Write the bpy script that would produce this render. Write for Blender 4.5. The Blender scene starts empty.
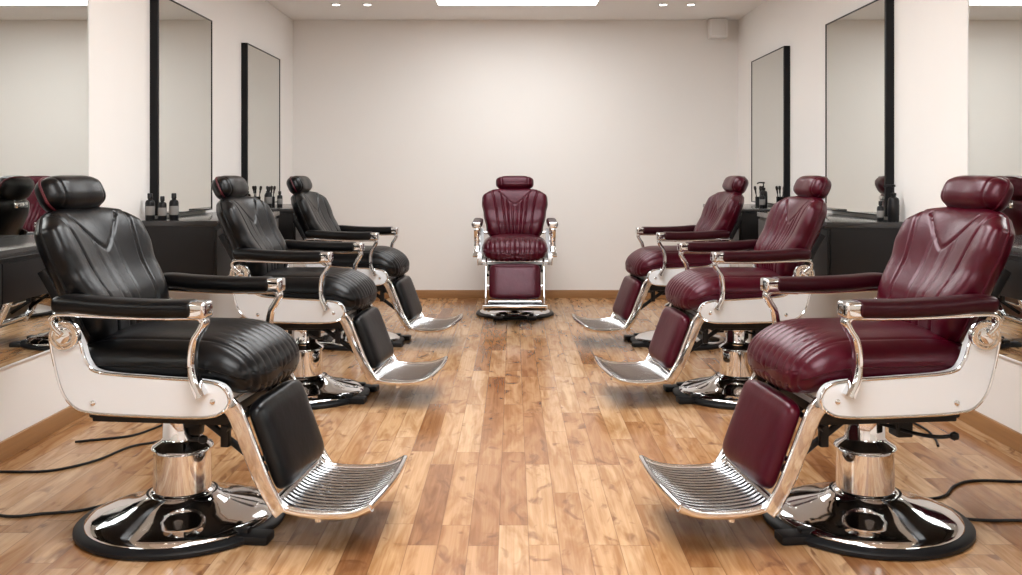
import bpy, bmesh, math, random
from mathutils import Vector, Matrix
random.seed(3)
sc = bpy.context.scene
try:
    sc.view_settings.view_transform = 'Standard'
    sc.view_settings.look = 'None'
except Exception as e:
    print(e)

# ------------------------------------------------------------ materials
def newmat(name):
    m = bpy.data.materials.new(name); m.use_nodes = True
    nt = m.node_tree; b = nt.nodes['Principled BSDF']
    return m, nt, b
def setp(b, **k):
    for n, v in k.items():
        n = n.replace('_', ' ')
        if n in b.inputs:
            b.inputs[n].default_value = v
def simple(name, col, rough=.5, metal=0., coat=0., bump=0., bscale=200., vary=0.0, vscale=4., spec=.5):
    m, nt, b = newmat(name)
    setp(b, Base_Color=(*col, 1), Roughness=rough, Metallic=metal, Coat_Weight=coat, Coat_Roughness=.15, Specular_IOR_Level=spec)
    tc = nt.nodes.new('ShaderNodeTexCoord')
    if bump > 0:
        n = nt.nodes.new('ShaderNodeTexNoise'); n.inputs['Scale'].default_value = bscale; n.inputs['Detail'].default_value = 3
        bp = nt.nodes.new('ShaderNodeBump'); bp.inputs['Strength'].default_value = bump; bp.inputs['Distance'].default_value = .001
        nt.links.new(tc.outputs['Object'], n.inputs['Vector'])
        nt.links.new(n.outputs['Fac'], bp.inputs['Height']); nt.links.new(bp.outputs['Normal'], b.inputs['Normal'])
    if vary > 0:
        n = nt.nodes.new('ShaderNodeTexNoise'); n.inputs['Scale'].default_value = vscale; n.inputs['Detail'].default_value = 4
        r = nt.nodes.new('ShaderNodeValToRGB')
        r.color_ramp.elements[0].position = .3; r.color_ramp.elements[1].position = .7
        r.color_ramp.elements[0].color = (*[c*(1-vary) for c in col], 1)
        r.color_ramp.elements[1].color = (*[min(1, c*(1+vary)) for c in col], 1)
        nt.links.new(tc.outputs['Object'], n.inputs['Vector'])
        nt.links.new(n.outputs['Fac'], r.inputs['Fac']); nt.links.new(r.outputs['Color'], b.inputs['Base Color'])
    return m
def leather(name, col, rough, spec, tint=(1, 1, 1)):
    m, nt, b = newmat(name)
    setp(b, Roughness=rough, Specular_IOR_Level=spec)
    try: b.inputs['Specular Tint'].default_value = (*tint, 1)
    except Exception: pass
    tc = nt.nodes.new('ShaderNodeTexCoord')
    v = nt.nodes.new('ShaderNodeTexVoronoi'); v.inputs['Scale'].default_value = 260
    n = nt.nodes.new('ShaderNodeTexNoise'); n.inputs['Scale'].default_value = 12; n.inputs['Detail'].default_value = 3
    bp = nt.nodes.new('ShaderNodeBump'); bp.inputs['Strength'].default_value = .18; bp.inputs['Distance'].default_value = .001
    bp2 = nt.nodes.new('ShaderNodeBump'); bp2.inputs['Strength'].default_value = .22; bp2.inputs['Distance'].default_value = .008
    for x in (v, n): nt.links.new(tc.outputs['Object'], x.inputs['Vector'])
    nt.links.new(v.outputs['Distance'], bp.inputs['Height'])
    nt.links.new(n.outputs['Fac'], bp2.inputs['Height']); nt.links.new(bp.outputs['Normal'], bp2.inputs['Normal'])
    nt.links.new(bp2.outputs['Normal'], b.inputs['Normal'])
    r = nt.nodes.new('ShaderNodeValToRGB')
    r.color_ramp.elements[0].position = .3; r.color_ramp.elements[1].position = .75
    r.color_ramp.elements[0].color = (*[c*.85 for c in col], 1); r.color_ramp.elements[1].color = (*[c*1.15 for c in col], 1)
    nt.links.new(n.outputs['Fac'], r.inputs['Fac']); nt.links.new(r.outputs['Color'], b.inputs['Base Color'])
    return m
BLACK = leather('black_leather', (.0028, .0028, .0033), .29, .25)
RED = leather('burgundy_leather', (.052, .0010, .0068), .28, .34, (1, .72, .80))
ARMD = leather('burgundy_arm_leather', (.024, .0010, .0038), .34, .26, (1, .8, .84))
REDPIPE = simple('red_piping', (.08, .004, .010), .45)
CHROME = simple('chrome', (.78, .785, .795), .06, 1., bump=.02, bscale=30)
ALU = simple('brushed_aluminium', (.48, .485, .50), .15, 1., bump=.05, bscale=90)
DARKALU = simple('dark_cast_metal', (.02, .02, .023), .35, .6, bump=.05, bscale=90)
CREAM = simple('white_enamel', (.76, .79, .82), .25, coat=.3, vary=.01)
RUBBER = simple('black_rubber', (.007, .007, .008), .45, bump=.1, spec=.3)
MECH = simple('black_steel', (.012, .012, .013), .4, .3, bump=.1, spec=.3)
WALL = simple('painted_plaster', (.905, .878, .848), .85, bump=.08, bscale=120, vary=.008, vscale=1.5)
CEIL = simple('ceiling_paint', (.93, .92, .905), .9, bump=.05, bscale=100)
COUNTER = simple('charcoal_laminate', (.009, .0075, .0075), .42, bump=.03, vary=.15, vscale=9, spec=.28)
COUNTERTOP = simple('polished_counter_top', (.03, .03, .031), .16, bump=.02, vary=.1, vscale=9, spec=.5)
FRAME = simple('black_frame', (.004, .004, .005), .4, bump=.02, spec=.25)
MIRROR = simple('mirror_glass', (.79, .81, .785), .004, 1.)
PLASTIC = simple('black_plastic', (.008, .008, .009), .3, bump=.02, spec=.3)
GREYPL = simple('grey_label', (.22, .21, .20), .5, bump=.02)
WHITEPL = simple('white_plastic', (.89, .88, .87), .5, bump=.02)
BRISTLE = simple('brush_bristle', (.03, .022, .018), .8, bump=.6, bscale=500)
def emis(name, col, s):
    m, nt, b = newmat(name); setp(b, Base_Color=(*col, 1)); b.inputs['Emission Color'].default_value = (*col, 1); b.inputs['Emission Strength'].default_value = s
    return m
LIGHT = emis('light_diffuser', (.97, .99, 1), 12.8)
LIGHTDIM = emis('light_diffuser_dimmed', (.97, .99, 1), 6.8)
SPOT = emis('downlight_lamp', (1, .97, .93), 14.0)

def wood_floor():
    m, nt, b = newmat('maple_plank_floor')
    N = nt.nodes.new; L = nt.links.new
    tc = N('ShaderNodeTexCoord'); sp = N('ShaderNodeSeparateXYZ'); L(tc.outputs['Object'], sp.inputs[0])
    def M(op, a, b_=None, c=None):
        n = N('ShaderNodeMath'); n.operation = op
        for i, v in enumerate((a, b_, c)):
            if v is None: continue
            if isinstance(v, (int, float)): n.inputs[i].default_value = v
            else: L(v, n.inputs[i])
        return n.outputs[0]
    PW, PL = .092, .78
    u = M('DIVIDE', M('ADD', sp.outputs['X'], 50), PW); row = M('FLOOR', u); fu = M('FRACT', u)
    wn = N('ShaderNodeTexWhiteNoise'); wn.noise_dimensions = '1D'; L(row, wn.inputs['W'])
    v = M('ADD', M('DIVIDE', M('ADD', sp.outputs['Y'], 50), PL), M('MULTIPLY', wn.outputs['Value'], 7.3))
    col = M('FLOOR', v); fv = M('FRACT', v)
    cb = N('ShaderNodeCombineXYZ'); L(row, cb.inputs[0]); L(col, cb.inputs[1])
    wn2 = N('ShaderNodeTexWhiteNoise'); wn2.noise_dimensions = '3D'; L(cb.outputs[0], wn2.inputs['Vector'])
    ramp = N('ShaderNodeValToRGB'); cr = ramp.color_ramp
    tones = [(0, (.32, .152, .066)), (.12, (.41, .21, .094)), (.35, (.49, .275, .132)), (.7, (.56, .342, .178)), (1, (.62, .412, .24))]
    cr.elements[0].position = 0; cr.elements[0].color = (*tones[0][1], 1)
    cr.elements[1].position = 1; cr.elements[1].color = (*tones[-1][1], 1)
    for p, c in tones[1:-1]:
        e = cr.elements.new(p); e.color = (*c, 1)
    L(wn2.outputs['Value'], ramp.inputs['Fac'])
    off = N('ShaderNodeVectorMath'); off.operation = 'MULTIPLY_ADD'
    L(wn2.outputs['Color'], off.inputs[0]); off.inputs[1].default_value = (20, 20, 20); L(tc.outputs['Object'], off.inputs[2])
    mp = N('ShaderNodeMapping'); mp.inputs['Scale'].default_value = (60, 1.2, 1); L(off.outputs[0], mp.inputs['Vector'])
    g = N('ShaderNodeTexNoise'); g.inputs['Scale'].default_value = 2.0; g.inputs['Detail'].default_value = 4; g.inputs['Distortion'].default_value = .3
    L(mp.outputs[0], g.inputs['Vector'])
    gr = N('ShaderNodeValToRGB'); gr.color_ramp.elements[0].position = .3; gr.color_ramp.elements[1].position = .65
    gr.color_ramp.elements[0].color = (.86, .80, .74, 1); gr.color_ramp.elements[1].color = (1.02, 1.02, 1.02, 1)
    L(g.outputs['Fac'], gr.inputs['Fac'])
    mx = N('ShaderNodeMix'); mx.data_type = 'RGBA'; mx.blend_type = 'MULTIPLY'; mx.inputs[0].default_value = 1
    L(ramp.outputs['Color'], mx.inputs[6]); L(gr.outputs['Color'], mx.inputs[7])
    mp3 = N('ShaderNodeMapping'); mp3.inputs['Scale'].default_value = (11, 1.8, 1); L(off.outputs[0], mp3.inputs['Vector'])
    c3 = N('ShaderNodeTexNoise'); c3.inputs['Scale'].default_value = 1.6; c3.inputs['Detail'].default_value = 3; c3.inputs['Distortion'].default_value = 1.2
    L(mp3.outputs[0], c3.inputs['Vector'])
    c3r = N('ShaderNodeValToRGB'); c3r.color_ramp.elements[0].position = .36; c3r.color_ramp.elements[1].position = .6
    c3r.color_ramp.elements[0].color = (.74, .62, .50, 1); c3r.color_ramp.elements[1].color = (1.08, 1.08, 1.08, 1)
    L(c3.outputs['Fac'], c3r.inputs['Fac'])
    mxc = N('ShaderNodeMix'); mxc.data_type = 'RGBA'; mxc.blend_type = 'MULTIPLY'; mxc.inputs[0].default_value = 1
    L(mx.outputs[2], mxc.inputs[6]); L(c3r.outputs['Color'], mxc.inputs[7])
    mp2 = N('ShaderNodeMapping'); mp2.inputs['Scale'].default_value = (7, 3.4, 1); L(off.outputs[0], mp2.inputs['Vector'])
    k = N('ShaderNodeTexNoise'); k.inputs['Scale'].default_value = 1.7; k.inputs['Detail'].default_value = 3; k.inputs['Distortion'].default_value = 1.2
    L(mp2.outputs[0], k.inputs['Vector'])
    kr = N('ShaderNodeValToRGB'); kr.color_ramp.elements[0].position = .59; kr.color_ramp.elements[1].position = .72
    L(k.outputs['Fac'], kr.inputs['Fac'])
    mx2 = N('ShaderNodeMix'); mx2.data_type = 'RGBA'; mx2.blend_type = 'MIX'
    L(M('MULTIPLY', kr.outputs['Color'], .8), mx2.inputs[0]); L(mxc.outputs[2], mx2.inputs[6]); mx2.inputs[7].default_value = (.17, .065, .027, 1)
    e1 = M('LESS_THAN', M('MINIMUM', fu, M('SUBTRACT', 1, fu)), .014)
    e2 = M('LESS_THAN', M('MINIMUM', fv, M('SUBTRACT', 1, fv)), .002)
    ed = M('MAXIMUM', e1, e2)
    mx3 = N('ShaderNodeMix'); mx3.data_type = 'RGBA'; mx3.blend_type = 'MIX'
    L(M('MULTIPLY', ed, .5), mx3.inputs[0]); L(mx2.outputs[2], mx3.inputs[6]); mx3.inputs[7].default_value = (.12, .05, .02, 1)
    L(mx3.outputs[2], b.inputs['Base Color'])
    rr = M('ADD', M('MULTIPLY', g.outputs['Fac'], .1), .13); L(rr, b.inputs['Roughness'])
    bp = N('ShaderNodeBump'); bp.inputs['Strength'].default_value = .2; bp.inputs['Distance'].default_value = .001
    L(M('SUBTRACT', M('MULTIPLY', g.outputs['Fac'], .25), ed), bp.inputs['Height']); L(bp.outputs['Normal'], b.inputs['Normal'])
    return m
FLOOR = wood_floor()
def wood_trim():
    m, nt, b = newmat('oak_trim'); N = nt.nodes.new; L = nt.links.new
    tc = N('ShaderNodeTexCoord'); mp = N('ShaderNodeMapping'); mp.inputs['Scale'].default_value = (2, 2, 40)
    n = N('ShaderNodeTexNoise'); n.inputs['Scale'].default_value = 2; n.inputs['Detail'].default_value = 5
    r = N('ShaderNodeValToRGB'); r.color_ramp.elements[0].color = (.27, .125, .045, 1); r.color_ramp.elements[1].color = (.44, .23, .095, 1)
    L(tc.outputs['Object'], mp.inputs[0]); L(mp.outputs[0], n.inputs['Vector']); L(n.outputs['Fac'], r.inputs['Fac']); L(r.outputs['Color'], b.inputs['Base Color'])
    setp(b, Roughness=.4); return m
TRIM = wood_trim()

# ------------------------------------------------------------ geometry helpers
def to_mesh(bm, name, smooth=True):
    me = bpy.data.meshes.new(name)
    bmesh.ops.recalc_face_normals(bm, faces=bm.faces)
    bm.to_mesh(me); bm.free()
    if smooth:
        for p in me.polygons: p.use_smooth = True
        try: me.set_sharp_from_angle(angle=math.radians(42))
        except Exception: pass
    return me
def obj(name, me, mat=None, parent=None, loc=None):
    o = bpy.data.objects.new(name, me); sc.collection.objects.link(o)
    if mat:
        if not me.materials: me.materials.append(mat)
        o.material_slots[0].link = 'OBJECT'; o.material_slots[0].material = mat
    if parent: o.parent = parent
    if loc: o.location = loc
    return o
def empty(name, loc=(0, 0, 0), rz=0):
    o = bpy.data.objects.new(name, None); sc.collection.objects.link(o); o.location = loc; o.rotation_euler = (0, 0, rz); o.empty_display_size = .1
    return o
def add_box(bm, lo, hi, bev=0.0, seg=2, mat=None):
    r = bmesh.ops.create_cube(bm, size=1)
    vs = r['verts']
    for v in vs:
        v.co = Vector([lo[i] + (v.co[i] + .5) * (hi[i] - lo[i]) for i in range(3)])
    if bev > 0:
        es = list({e for v in vs for e in v.link_edges})
        rr = bmesh.ops.bevel(bm, geom=es, offset=bev, segments=seg, affect='EDGES', profile=.6)
        vs = list({v for f in rr['faces'] for v in f.verts} | {v for v in vs if v.is_valid})
    if mat is not None:
        bmesh.ops.transform(bm, matrix=mat, verts=vs)
    return vs
def box_mesh(name, lo, hi, bev=0.0):
    bm = bmesh.new(); add_box(bm, lo, hi, bev); return to_mesh(bm, name, bev > 0)
def add_lathe(bm, prof, seg=48, mat=None, cap=True):
    rings = []
    for r, z in prof:
        ring = []
        for i in range(seg):
            a = 2*math.pi*i/seg; p = Vector((r*math.cos(a), r*math.sin(a), z))
            if mat is not None: p = mat @ p
            ring.append(bm.verts.new(p))
        rings.append(ring)
    for a, b in zip(rings, rings[1:]):
        for i in range(seg):
            j = (i+1) % seg; bm.faces.new((a[i], a[j], b[j], b[i]))
    if cap:
        if prof[0][0] > 1e-5: bm.faces.new(rings[0])
        if prof[-1][0] > 1e-5: bm.faces.new(rings[-1])
def lathe(name, prof, seg=48):
    bm = bmesh.new(); add_lathe(bm, prof, seg); bmesh.ops.remove_doubles(bm, verts=bm.verts, dist=1e-5); return to_mesh(bm, name)
def catmull(P, n=8, closed=False):
    P = [Vector(p) for p in P]; out = []; N = len(P)
    segs = N if closed else N-1
    for i in range(segs):
        if closed: a, b, c, d = P[(i-1) % N], P[i], P[(i+1) % N], P[(i+2) % N]
        else: a, b, c, d = P[max(i-1, 0)], P[i], P[i+1], P[min(i+2, N-1)]
        for k in range(n):
            t = k/n
            out.append(.5*((2*b)+(c-a)*t+(2*a-5*b+4*c-d)*t*t+(3*b-a-3*c+d)*t**3))
    if not closed: out.append(P[-1])
    return out
def add_sweep(bm, pts, w, t, side=Vector((0, 1, 0)), closed=False, pw=2.6, seg=14, taper=None):
    N = len(pts); rings = []
    for i, p in enumerate(pts):
        if closed: T = pts[(i+1) % N]-pts[(i-1) % N]
        else: T = pts[min(i+1, N-1)]-pts[max(i-1, 0)]
        T.normalize(); n = side.cross(T)
        if n.length < 1e-5: n = Vector((1, 0, 0))
        n.normalize(); s = T.cross(n).normalized()
        k = taper(i/(N-1)) if taper else 1
        ring = []
        for j in range(seg):
            a = 2*math.pi*j/seg; c, q = math.cos(a), math.sin(a)
            x = math.copysign(abs(c)**(2/pw), c)*w*k; y = math.copysign(abs(q)**(2/pw), q)*t*k
            ring.append(bm.verts.new(p+s*x+n*y))
        rings.append(ring)
    R = rings+[rings[0]] if closed else rings
    for a, b in zip(R, R[1:]):
        for j in range(seg):
            k = (j+1) % seg; bm.faces.new((a[j], a[k], b[k], b[j]))
    if not closed:
        bm.faces.new(rings[0]); bm.faces.new(rings[-1])
def XZ(pts, y): return [Vector((u, y, h)) for u, h in pts]
def interp(tab, x):
    if x <= tab[0][0]: return tab[0][1]
    for (a, va), (b, vb) in zip(tab, tab[1:]):
        if x <= b:
            t = (x-a)/(b-a); t = t*t*(3-2*t); return va+(vb-va)*t
    return tab[-1][1]
def pillow(name, W, L2, Tf, Tb, na=60, nb=60, ne=5., me_=2.5, kr=6., mr=3., disp=None, bend=None, mat=None, pipe=None):
    bm = bmesh.new()
    def A(i, n):
        t = -1+2*i/n
        return math.copysign(math.sin(abs(t)*math.pi/2)**.9, t) if 0 < i < n else t
    ed = lambda a: max(0, 1-abs(a)**ne)**(1/me_)
    for sgn, T in ((1, Tf), (-1, Tb)):
        g = []
        for j in range(nb+1):
            b = A(j, nb); w = W(b)*max(0, 1-abs(b)**kr)**(1/mr); row = []
            for i in range(na+1):
                a = A(i, na)
                x = sgn*T*ed(a)*ed(b)
                row.append(bm.verts.new((x, a*w, b*L2)))
            g.append(row)
        for j in range(nb):
            for i in range(na):
                bm.faces.new((g[j][i], g[j][i+1], g[j+1][i+1], g[j+1][i]))
    bmesh.ops.remove_doubles(bm, verts=bm.verts, dist=2e-5)
    bmesh.ops.dissolve_degenerate(bm, edges=bm.edges, dist=1e-6)
    bmesh.ops.recalc_face_normals(bm, faces=bm.faces)
    bm.normal_update()
    if disp:
        mv = [(v, v.normal.copy()*disp(v.co, v.normal)) for v in bm.verts]
        for v, d in mv: v.co -= d
    if bend:
        for v in bm.verts: v.co = bend(v.co)
    if mat is not None: bmesh.ops.transform(bm, matrix=mat, verts=bm.verts)
    me = to_mesh(bm, name)
    for p in me.polygons: p.use_smooth = True
    if pipe:
        M_ = 36; loop = []
        for j in range(M_+1):
            b = -.985+1.97*j/M_
            loop.append(Vector((0, W(b)*max(0, 1-abs(b)**kr)**(1/mr), b*L2)))
        full = loop+[Vector((0, -p.y, p.z)) for p in reversed(loop)]
        if bend: full = [bend(p) for p in full]
        if mat is not None: full = [mat @ p for p in full]
        b2 = bmesh.new(); sd = (mat.to_3x3() @ Vector((1, 0, 0))) if mat is not None else Vector((1, 0, 0))
        add_sweep(b2, full, pipe, pipe, side=sd, closed=True, pw=2, seg=8)
        return me, to_mesh(b2, name+'_piping')
    return me
def place(u, y, h, th=0.0):
    return Matrix.Translation((u, y, h)) @ Matrix.Rotation(th, 4, 'Y')
gro = lambda d, s: math.exp(-(d/s)**2)

# ------------------------------------------------------------ barber chair part meshes
AY = .302
def build_parts():
    P = []
    k = .315/.368
    P.append(('base_ring', lathe('base_ring', [(.0, .0), (.355*k, .0), (.368*k, .006), (.368*k, .016), (.358*k, .024), (.31*k, .027), (0, .027)], 96), RUBBER))
    P.append(('base_dome', lathe('base_dome', [(.280, .022), (.286, .028), (.283, .034), (.262, .044), (.22, .056), (.18, .066), (.15, .076), (.125, .088), (.112, .099), (.108, .104)], 96), CHROME))
    P.append(('pump_column', lathe('pump_column', [(.098, .09), (.102, .1), (.098, .108), (.088, .112), (.086, .235), (.09, .239), (.094, .246), (.09, .254), (.066, .268), (.06, .28), (.06, .335), (.09, .345), (.09, .355), (0, .355)], 64), CHROME))
    bm = bmesh.new()
    add_box(bm, (-.16, -.12, .35), (.17, .12, .385), .01)
    add_box(bm, (-.2, -.2, .38), (.22, .2, .43), .012)
    for s in (-1, 1):
        add_box(bm, (-.18, s*.2-.012, .375), (.24, s*.2+.012, .45), .006)
        add_box(bm, (.2, s*.17-.012, .30), (.225, s*.17+.012, .42), .004)
    add_box(bm, (.05, -.10, .31), (.10, -.06, .36), .006)
    add_box(bm, (-.10, .05, .30), (-.05, .11, .36), .006)
    add_sweep(bm, [Vector((.22, -.2, .36)), Vector((.22, .2, .36))], .009, .009, side=Vector((1, 0, 0)))
    for s in (-1, 1):
        add_sweep(bm, catmull([(.12, s*.12, .37), (.22, s*.13, .30), (.33, s*.14, .22)], 6), .007, .011, side=Vector((0, 1, 0)))
    P.append(('seat_mechanism', to_mesh(bm, 'seat_mechanism'), MECH))
    bm = bmesh.new()
    for s in (-1, 1):
        add_box(bm, (.235, s*.13-.035, 0.0), (.335, s*.13+.035, .028), .008)
        add_box(bm, (.19, s*.13-.018, .022), (.27, s*.13+.018, .042), .006)
    P.append(('floor_pedals', to_mesh(bm, 'floor_pedals'), RUBBER))
    bm = bmesh.new()
    for s in (1, -1):
        add_sweep(bm, catmull([(.03*s, -.05*s, .33), (.08*s, -.14*s, .325), (.12*s, -.20*s, .328), (.16*s, -.22*s, .335)], 8), .006, .006, side=Vector((0, 0, 1)), pw=2)
        add_lathe(bm, [(.001, -.014), (.012, -.008), (.014, 0), (.012, .008), (.001, .014)], 16, Matrix.Translation((.165*s, -.222*s, .335)))
    P.append(('pump_lever', to_mesh(bm, 'pump_lever'), MECH))
    out = [(-.262, .652), (-.24, .68), (-.20, .676), (-.172, .63), (-.152, .572), (-.11, .542), (.05, .531), (.19, .524), (.25, .510), (.272, .473), (.254, .436), (.19, .418), (0, .417), (-.13, .422), (-.185, .436), (-.225, .483), (-.25, .57)]
    oc = catmull([(a, 0, b) for a, b in out], 6, True)
    bm = bmesh.new(); bmt = bmesh.new()
    T = (oc[1]-oc[-1]).normalized(); n = Vector((T.z, 0, -T.x)); inward = 1 if (Vector((-.22, 0, .6))-oc[0]).dot(n) > 0 else -1
    for s in (-1, 1):
        y0, y1, y2 = s*.258, s*.286, s*.292
        def ring(y, kk):
            r = []
            for i, p in enumerate(oc):
                T = (oc[(i+1) % len(oc)]-oc[i-1]).normalized(); n = Vector((T.z, 0, -T.x))
                r.append(bm.verts.new(Vector((p.x, y, p.z))+n*kk))
            return r
        a = ring(y0, 0); b_ = ring(y1, 0); c_ = ring(y2, .006*inward)
        for r1, r2 in ((a, b_), (b_, c_)):
            for i in range(len(a)):
                j = (i+1) % len(a); bm.faces.new((r1[i], r1[j], r2[j], r2[i]))
        bm.faces.new(a); bm.faces.new(c_)
        add_sweep(bmt, [Vector((p.x, s*.289, p.z)) for p in oc], .005, .0045, closed=True, pw=2, seg=8)
        R = Matrix.Translation((-.215, s*.285, .65)) @ Matrix.Rotation(-s*math.pi/2, 4, 'X')
        add_lathe(bmt, [(.046, 0), (.046, .014), (.041, .020), (.034, .020), (.031, .015), (.025, .015), (.022, .022), (.012, .025), (0.001, .026)], 36, R)
        for (u, h) in ((-.13, .453), (.225, .466)):
            R = Matrix.Translation((u, s*.288, h)) @ Matrix.Rotation(-s*math.pi/2, 4, 'X')
            add_lathe(bmt, [(.009, 0), (.008, .007), (.001, .009)], 14, R)
        st = catmull(XZ([(.10, .710), (.16, .712), (.195, .711), (.206, .697), (.196, .675), (.180, .648), (.172, .61), (.172, .56), (.182, .52), (.20, .485)], s*AY), 8)
        add_sweep(bmt, st, .021, .010, pw=3.5, taper=lambda t: 1+.45*max(0, (t-.75)*4))
        add_box(bmt, (.165, s*AY-.034, .710), (.218, s*AY+.034, .758), .010, 3)
        st = catmull(XZ([(-.215, .655), (-.24, .68), (-.243, .705), (-.215, .716), (-.12, .713), (0, .709), (.12, .710)], s*AY), 8)
        add_sweep(bmt, st, .018, .008, pw=3.5)
    add_sweep(bmt, [Vector((-.215, -.29, .65)), Vector((-.215, .29, .65))], .012, .012, side=Vector((1, 0, 0)), pw=2)
    add_sweep(bmt, [Vector((.235, -.27, .45)), Vector((.235, .27, .45))], .011, .011, side=Vector((1, 0, 0)), pw=2)
    P.append(('side_panels', to_mesh(bm, 'side_panels'), CREAM))
    P.append(('chrome_trim', to_mesh(bmt, 'chrome_trim'), CHROME))
    P.append(('seat_pan', box_mesh('seat_pan', (-.21, -.257, .425), (.245, .257, .475), .01), CREAM))
    def sd(co, n):
        f = max(0, min(1, (co.z-.13)/.07)); d = 0
        if co.x > -.08:
            if f > 0:
                for kk in range(-5, 6):
                    d = max(d, gro(co.y-kk*.040, .006)*.0055*f)
            if co.x > 0: d = max(d, gro(abs(co.y)-.19, .005)*.003)
        return d
    def sbend(co):
        z = co.z
        drop = -.050*max(0, (z-.10)/.175)**2 if z > .10 else 0
        x = co.x + drop
        w = 1.0 + (.03 if co.x > 0 else 0)
        if co.x > 0: x += .014*(1-(co.y/.25)**2)
        return Vector((x, co.y*w, z))
    Ms = Matrix(((0, 0, 1, .042), (0, -1, 0, 0), (1, 0, 0, .553), (0, 0, 0, 1)))
    P.append(('seat_cushion', pillow('seat_cushion', lambda b: .252, .288, .080, .085, 150, 90, 4.6, 2.2, 9, 3.2, disp=sd, bend=sbend, mat=Ms), 'L'))
    Wb = lambda b: interp([(-1, .210), (-.6, .230), (0, .256), (.35, .272), (.62, .270), (.85, .236), (1, .18)], b)
    L2 = .238
    def mk_bd(ribs, amp):
        def bd(co, n):
            d = 0
            if n.x > -.1 and co.x > 0:
                b = co.z/L2; y = abs(co.y)
                yoke = .30 + 0.5*min(1, y/.13)**1.3
                if b < yoke-.02:
                    for kk in ribs:
                        yy = kk*.036*(1+.30*b)
                        d = max(d, gro(co.y-yy, .006)*amp)
                if y < .14: d = max(d, gro((b-yoke)*L2, .006)*.006)
                d = max(d, gro(y-(.150+.03*b+.03*max(0, b)**2), .0065)*.006)
            return d
        return bd
    def bb(co):
        b = co.z/L2
        x = co.x + .045*(co.y/.25)**2*(1 if co.x > 0 else .7)
        x += .02*math.exp(-((b+.45)/.35)**2) if co.x > 0 else 0
        return Vector((x, co.y, co.z))
    Mb = place(-.280, 0, .793, math.radians(-23))
    me, pp = pillow('backrest', Wb, L2, .062, .05, 150, 110, 5, 2.3, 8, 3, disp=mk_bd((-1.5, 0, 1.5), .0028), bend=bb, mat=Mb, pipe=.005)
    me2, _ = pillow('backrest_pleated', Wb, L2, .062, .05, 150, 110, 5, 2.3, 8, 3, disp=mk_bd((-2.5, -1.5, -.5, .5, 1.5, 2.5), .006), bend=bb, mat=Mb, pipe=.005)
    P.append(('backrest', (me, me2), 'L')); P.append(('backrest_piping', pp, 'L'))
    Wh = lambda b: .150+.006*(1-b*b)
    def hd(co, n): return gro(abs(co.y)-.110, .005)*.003 if co.x > -.01 else 0
    Mh = place(-.386, 0, 1.056, math.radians(-24))
    me, pp = pillow('headrest', Wh, .064, .066, .050, 90, 40, 3.0, 2.0, 4.0, 2.4, disp=hd, bend=lambda c: Vector((c.x+.8*c.y*c.y, c.y, c.z)), mat=Mh, pipe=.0045)
    P.append(('headrest', me, 'L')); P.append(('headrest_piping', pp, 'P'))
    bm = bmesh.new()
    for s in (-1, 1):
        add_sweep(bm, catmull(XZ([(-.365, .93), (-.385, .99), (-.398, 1.05)], s*.04), 5), .007, .007, pw=2)
    add_box(bm, (-.415, -.06, .955), (-.37, .06, .985), .008)
    P.append(('headrest_posts', to_mesh(bm, 'headrest_posts'), CHROME))
    bm = bmesh.new()
    for s in (-1, 1):
        add_sweep(bm, catmull(XZ([(-.215, .655), (-.265, .70), (-.31, .78), (-.34, .83)], s*.205), 6), .008, .016, pw=3)
    P.append(('back_hinge_arms', to_mesh(bm, 'back_hinge_arms'), MECH))
    bm = bmesh.new()
    for s in (-1, 1):
        pth = catmull(XZ([(-.238, .742), (-.18, .746), (-.08, .739), (.06, .735), (.15, .736), (.182, .737)], s*AY), 8)
        tp = lambda t: (max(.0, 1-abs(2*t-1)**12))**.4*.985+.015
        add_sweep(bm, pth, .041, .027, pw=3, seg=24, taper=tp)
    P.append(('arm_pads', to_mesh(bm, 'arm_pads'), 'A'))
    P.append(('calf_pad', pillow('calf_pad', lambda b: .200, .142, .036, .02, 70, 50, 7, 2.6, 12, 3.5, mat=place(.340, 0, .304, math.radians(-20)), pipe=None), 'L'))
    bm = bmesh.new()
    for s in (-1, 1):
        st = catmull(XZ([(.225, .455), (.262, .42), (.30, .33), (.345, .22), (.385, .145), (.40, .125)], s*.225), 8)
        add_sweep(bm, st, .009, .027, pw=5, taper=lambda t: 1-.25*t)
    P.append(('footrest_legs', to_mesh(bm, 'footrest_legs'), CHROME))
    prof = catmull(XZ([(.375, .15), (.41, .130), (.48, .121), (.56, .123), (.62, .134), (.665, .155)], 0), 8)
    def wfoot(t): return .190+.035*t
    bm = bmesh.new(); NP = len(prof); rows = []
    for dz in (-.003, -.011):
        rows.append([[bm.verts.new((p.x, a*wfoot(i/(NP-1)), p.z+dz)) for a in (-1, -.5, 0, .5, 1)] for i, p in enumerate(prof)])
    for rr in rows:
        for i in range(NP-1):
            for j in range(4): bm.faces.new((rr[i][j], rr[i][j+1], rr[i+1][j+1], rr[i+1][j]))
    P.append(('foot_tray', to_mesh(bm, 'foot_tray'), DARKALU))
    bm = bmesh.new(); NR = 16
    for r in range(NR):
        a = -1+2*(r+.5)/NR
        pts = [Vector((p.x, a*wfoot(i/(NP-1)), p.z+.001)) for i, p in enumerate(prof)]
        add_sweep(bm, pts, .0048, .0055, pw=2, seg=10)
    P.append(('foot_plate_ribs', to_mesh(bm, 'foot_plate_ribs'), ALU))
    bm = bmesh.new()
    for s in (-1, 1):
        pts = [Vector((p.x, s*(wfoot(i/(NP-1))+.008), p.z+.001)) for i, p in enumerate(prof)]
        add_sweep(bm, pts, .009, .013, pw=3)
        add_lathe(bm, [(.001, -.014), (.01, -.012), (.011, 0), (.01, .006)], 14, Matrix.Translation((.5, s*.20, .108)))
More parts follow.
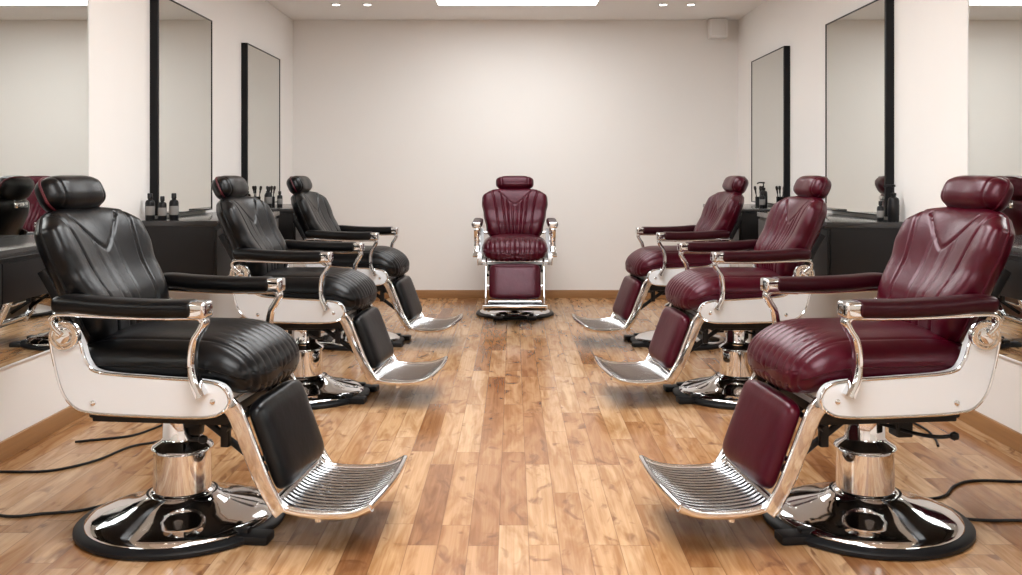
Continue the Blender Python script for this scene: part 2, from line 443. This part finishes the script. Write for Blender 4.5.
    add_sweep(bm, catmull([(.660, -.237, .155), (.672, -.1, .159), (.675, 0, .159), (.672, .1, .159), (.660, .237, .155)], 8), .011, .009, side=Vector((0, 0, 1)), pw=3)
    add_sweep(bm, [Vector((.378, -.2, .152)), Vector((.378, .2, .152))], .012, .01, side=Vector((0, 0, 1)), pw=3)
    add_sweep(bm, [Vector((.33, -.22, .27)), Vector((.33, .22, .27))], .009, .009, side=Vector((1, 0, 0)), pw=2)
    P.append(('footrest_frame', to_mesh(bm, 'footrest_frame'), CHROME))
    return P
PARTS = build_parts()
def chair(x, y, rz, black, sx=1.0, pleat=False):
    e = empty('barber_chair', (x, y, 0), rz); e.scale = (sx, 1.0, 1)
    for n, me, mt in PARTS:
        if isinstance(me, tuple): me = me[1] if pleat else me[0]
        if mt == 'L': mt = BLACK if black else RED
        elif mt == 'P': mt = REDPIPE if black else RED
        elif mt == 'A': mt = BLACK if black else ARMD
        obj(n, me, mt, e)
    return e
R = math.radians
chair(-1.07, 2.98, R(-6), True, 1.03)
chair(-1.065, 4.70, R(-5), True, 1.05)
chair(-1.06, 6.2, R(-5), True, 1.04)
chair(1.14, 2.98, R(186), False, 1.03)
chair(1.15, 4.70, R(185), False, 1.05, True)
chair(1.12, 6.2, R(185), False, 1.04, True)
chair(.015, 7.45, R(-90), False, 1.0, True)

# ------------------------------------------------------------ room
XL, XR, YB, YF, HC = -2.018, 2.064, 8.44, -3.2, 2.55
obj('floor', box_mesh('floor', (XL-.1, YF-.1, -.1), (XR+.1, YB+.1, 0)), FLOOR)
obj('ceiling', box_mesh('ceiling', (XL-.1, YF-.1, HC), (XR+.1, YB+.1, HC+.1)), CEIL)
obj('wall_left', box_mesh('wall_left', (XL-.1, YF, 0), (XL, YB, HC)), WALL)
obj('wall_right', box_mesh('wall_right', (XR, YF, 0), (XR+.1, YB, HC)), WALL)
obj('wall_back', box_mesh('wall_back', (XL-.1, YB, 0), (XR+.1, YB+.1, HC)), WALL)
obj('wall_front', box_mesh('wall_front', (XL-.1, YF-.1, 0), (XR+.1, YF, HC)), WALL)
bh, bt = .075, .015
obj('baseboard_left', box_mesh('baseboard_left', (XL, YF, 0), (XL+bt, YB, bh), .003), TRIM)
obj('baseboard_right', box_mesh('baseboard_right', (XR-bt, YF, 0), (XR, YB, bh), .003), TRIM)
obj('baseboard_back', box_mesh('baseboard_back', (XL+bt, YB-bt, 0), (XR-bt, YB, bh), .003), TRIM)
obj('baseboard_front', box_mesh('baseboard_front', (XL+bt, YF, 0), (XR-bt, YF+bt, bh), .003), TRIM)

def mirror(side, d0, d1, h0, h1, framed):
    xw = XL if side < 0 else XR; s = 1 if side < 0 else -1
    e = empty('wall_mirror', (xw, (d0+d1)/2, (h0+h1)/2))
    w, h = (d1-d0)/2, (h1-h0)/2
    t = .045 if framed else .012
    f = .022 if framed else .008
    bm = bmesh.new()
    def bx(a, b):
        lo = [min(a[i], b[i]) for i in range(3)]; hi = [max(a[i], b[i]) for i in range(3)]
        add_box(bm, lo, hi, .001)
    g_ = .007
    bx((0, -w, -h), (s*t, -w+f, h)); bx((0, w-g_, -h), (s*t, w, h))
    bx((0, -w, -h), (s*t, w, -h+g_)); bx((0, -w, h-g_), (s*t, w, h))
    obj('mirror_frame', to_mesh(bm, 'mirror_frame'), FRAME if framed else WHITEPL, e)
    lo = (min(0, s*(t-.004)), -w+f*.9, -h+g_*.8); hi = (max(0, s*(t-.004)), w-g_*.8, h-g_*.8)
    obj('mirror_pane', box_mesh('mirror_pane', lo, hi), MIRROR, e)
mirror(-1, -1.2, 4.36, .36, 2.545, False)
mirror(-1, 5.11, 6.04, .90, 2.14, True)
mirror(-1, 6.83, 7.80, .90, 2.11, True)
mirror(1, -1.2, 4.16, .36, 2.545, False)
mirror(1, 4.98, 5.95, .90, 2.10, True)
mirror(1, 6.85, 7.80, .90, 2.09, True)

def counter(side, d0, d1, h0=.56, h1=.88, dep=.42):
    xw = XL if side < 0 else XR; s = 1 if side < 0 else -1
    off = .013
    e = empty('vanity_counter', (xw+s*off, (d0+d1)/2, 0)); w = (d1-d0)/2
    def bx(n, a, b, m, bev=.004):
        lo = [min(a[i], b[i]) for i in range(3)]; hi = [max(a[i], b[i]) for i in range(3)]
        obj(n, box_mesh(n, lo, hi, bev), m, e)
    bx('counter_top', (0, -w, h1-.03), (s*dep, w, h1), COUNTERTOP)
    bx('counter_body', (0, -w+.004, h0), (s*(dep-.02), w-.004, h1-.03), COUNTER)
    nd = 2
    for i in range(nd):
        a = -w+.01+i*(2*w-.02)/nd; b = a+(2*w-.02)/nd-.008
        bx('drawer_front', (s*(dep-.02), a, h0+.004), (s*(dep-.004), b, h1-.045), COUNTER, .002)
counter(-1, 2.2, 3.75, .70, .88, .36); counter(1, 2.2, 3.75, .70, .88, .36)
for sd_, r in ((-1, ((4.93, 6.25), (6.72, 7.9))), (1, ((4.78, 6.15), (6.65, 7.9)))):
    for d0, d1 in r: counter(sd_, d0, d1)

bott = lathe('bottle_body', [(0, 0), (.024, 0), (.026, .004), (.026, .10), (.022, .112), (.011, .118), (.011, .128), (0, .128)], 28)
lab = lathe('bottle_label', [(.0264, .03), (.0268, .031), (.0268, .08), (.0264, .081)], 28)
cap = lathe('bottle_cap', [(0, .124), (.014, .124), (.014, .15), (.012, .154), (0, .154)], 24)
def pump():
    bm = bmesh.new()
    add_lathe(bm, [(.013, .124), (.013, .136), (.004, .138), (.004, .165), (.009, .166), (.009, .176), (.001, .178)], 20)
    add_sweep(bm, catmull([(0, 0, .171), (.03, 0, .172), (.045, 0, .164)], 5), .005, .005, side=Vector((0, 1, 0)), pw=2)
    return to_mesh(bm, 'pump_head')
PH = pump()
def bottle(x, y, sc_=1., kind='cap', rz=0):
    e = empty('hair_product_bottle' if kind == 'cap' else 'pump_bottle', (x, y, .88), rz); e.scale = (sc_, sc_, sc_)
    obj('bottle_body', bott, PLASTIC, e)
    obj('bottle_label', lab, GREYPL if kind == 'cap' else PLASTIC, e)
    obj('cap' if kind == 'cap' else 'pump_head', cap if kind == 'cap' else PH, PLASTIC, e)
bottle(-1.965, 4.98, .95); bottle(-1.90, 4.985, .85); bottle(-1.85, 5.02, .95)
bottle(-1.86, 7.0, 1.0); bottle(-1.90, 7.12, .9, 'pump', 0); bottle(-1.80, 7.1, .8)
bottle(2.01, 4.86, 1.1, 'pump', R(180)); bottle(1.945, 4.87, .7)
bottle(1.92, 7.05, 1.1, 'pump', R(180)); bottle(1.87, 6.9, .8)
def brush_cup(x, y, s_=1.):
    e = empty('brush_cup', (x, y, .88)); e.scale = (s_, s_, s_)
    obj('cup', lathe('cup', [(0, 0), (.03, 0), (.032, .004), (.034, .085), (.031, .085), (.029, .006), (0, .006)], 28), PLASTIC, e)
    bm = bmesh.new(); b2 = bmesh.new()
    for i, (dx, dy, t) in enumerate(((.008, .004, 8), (-.01, .006, -9), (.0, -.01, 3))):
        Mx = Matrix.Translation((dx, dy, .008)) @ Matrix.Rotation(R(t), 4, 'Y')
        add_lathe(bm, [(.005, 0), (.006, .05), (.004, .10), (.007, .115), (.007, .13), (.001, .131)], 12, Mx)
        add_lathe(b2, [(.007, .13), (.012, .15), (.011, .168), (.001, .174)], 14, Mx)
    obj('brush_handles', to_mesh(bm, 'brush_handles'), PLASTIC, e)
    obj('brush_bristles', to_mesh(b2, 'brush_bristles'), BRISTLE, e)
brush_cup(1.94, 7.25, .9)
brush_cup(-1.92, 7.3, .9)

def panel(x0, x1, y0, y1, m):
    e = empty('ceiling_light_panel', ((x0+x1)/2, (y0+y1)/2, HC)); w, d = (x1-x0)/2, (y1-y0)/2
    bm = bmesh.new()
    for lo, hi in (((-w, -d, -.012), (-w+.02, d, 0)), ((w-.02, -d, -.012), (w, d, 0)), ((-w, -d, -.012), (w, -d+.02, 0)), ((-w, d-.02, -.012), (w, d, 0))):
        add_box(bm, lo, hi)
    obj('panel_frame', to_mesh(bm, 'panel_frame', False), WHITEPL, e)
    obj('panel_diffuser', box_mesh('panel_diffuser', (-w+.02, -d+.02, -.008), (w-.02, d-.02, 0)), m, e)
for y0, m in ((6.3, LIGHTDIM), (3.6, LIGHT), (.9, LIGHT), (-1.8, LIGHT)):
    panel(-.64, .71, y0, y0+1.36, m)
for y in (7.65, 5.0, 2.4, 0):
    for x in (-1.47, -1.21, 1.25, 1.48):
        e = empty('recessed_downlight', (x, y, HC))
        obj('trim_ring', lathe('trim_ring', [(.03, 0), (.03, -.008), (.045, -.006), (.048, 0)], 28), WHITEPL, e)
        obj('lamp_disc', lathe('lamp_disc', [(0, -.004), (.03, -.004), (.03, 0), (0, 0)], 28), SPOT, e)

e = empty('wall_speaker', (1.86, YB, 2.46))
obj('speaker_cabinet', box_mesh('speaker_cabinet', (-.08, -.13, -.085), (.08, 0, .085), .012), WHITEPL, e)
obj('speaker_grille', box_mesh('speaker_grille', (-.066, -.135, -.07), (.066, -.128, .07), .002), simple('speaker_cloth', (.82, .80, .78), .9, bump=.5, bscale=600), e)

def cable(px, r=.005):
    pts = []
    for x, y in px:
        D = 920*1.12/(y-176); pts.append(Vector(((x-513)*D/920, D, r)))
    bm = bmesh.new(); add_sweep(bm, catmull(pts, 8), r, r, side=Vector((0, 0, 1)), pw=2, seg=8)
    obj('power_cable', to_mesh(bm, 'power_cable'), RUBBER)
cable([(-60, 474), (0, 473), (50, 472), (95, 462), (130, 448), (160, 442), (178, 432)])
cable([(-60, 500), (0, 517), (45, 515), (80, 512), (110, 505)])
cable([(75, 443), (105, 440), (135, 436), (165, 425)])
cable([(1100, 486), (1022, 483), (975, 482), (955, 487), (945, 497), (925, 500), (905, 494)])
cable([(1100, 524), (1022, 522), (990, 522), (960, 520)])
cable([(875, 413), (900, 418), (925, 430), (935, 440), (938, 447)])

w = bpy.data.worlds.new('world'); sc.world = w; w.use_nodes = True
w.node_tree.nodes['Background'].inputs[0].default_value = (1, .97, .94, 1); w.node_tree.nodes['Background'].inputs[1].default_value = .5
cd = bpy.data.cameras.new('camera'); cam = bpy.data.objects.new('camera', cd); sc.collection.objects.link(cam)
cam.location = (0, 0, 1.12); cam.rotation_euler = (R(90), 0, 0)
cd.sensor_width = 36; cd.lens = 36*920/1022; cd.shift_x = -2/1022; cd.shift_y = -(287.5-176)/1022
cd.clip_start = .05
sc.camera = cam
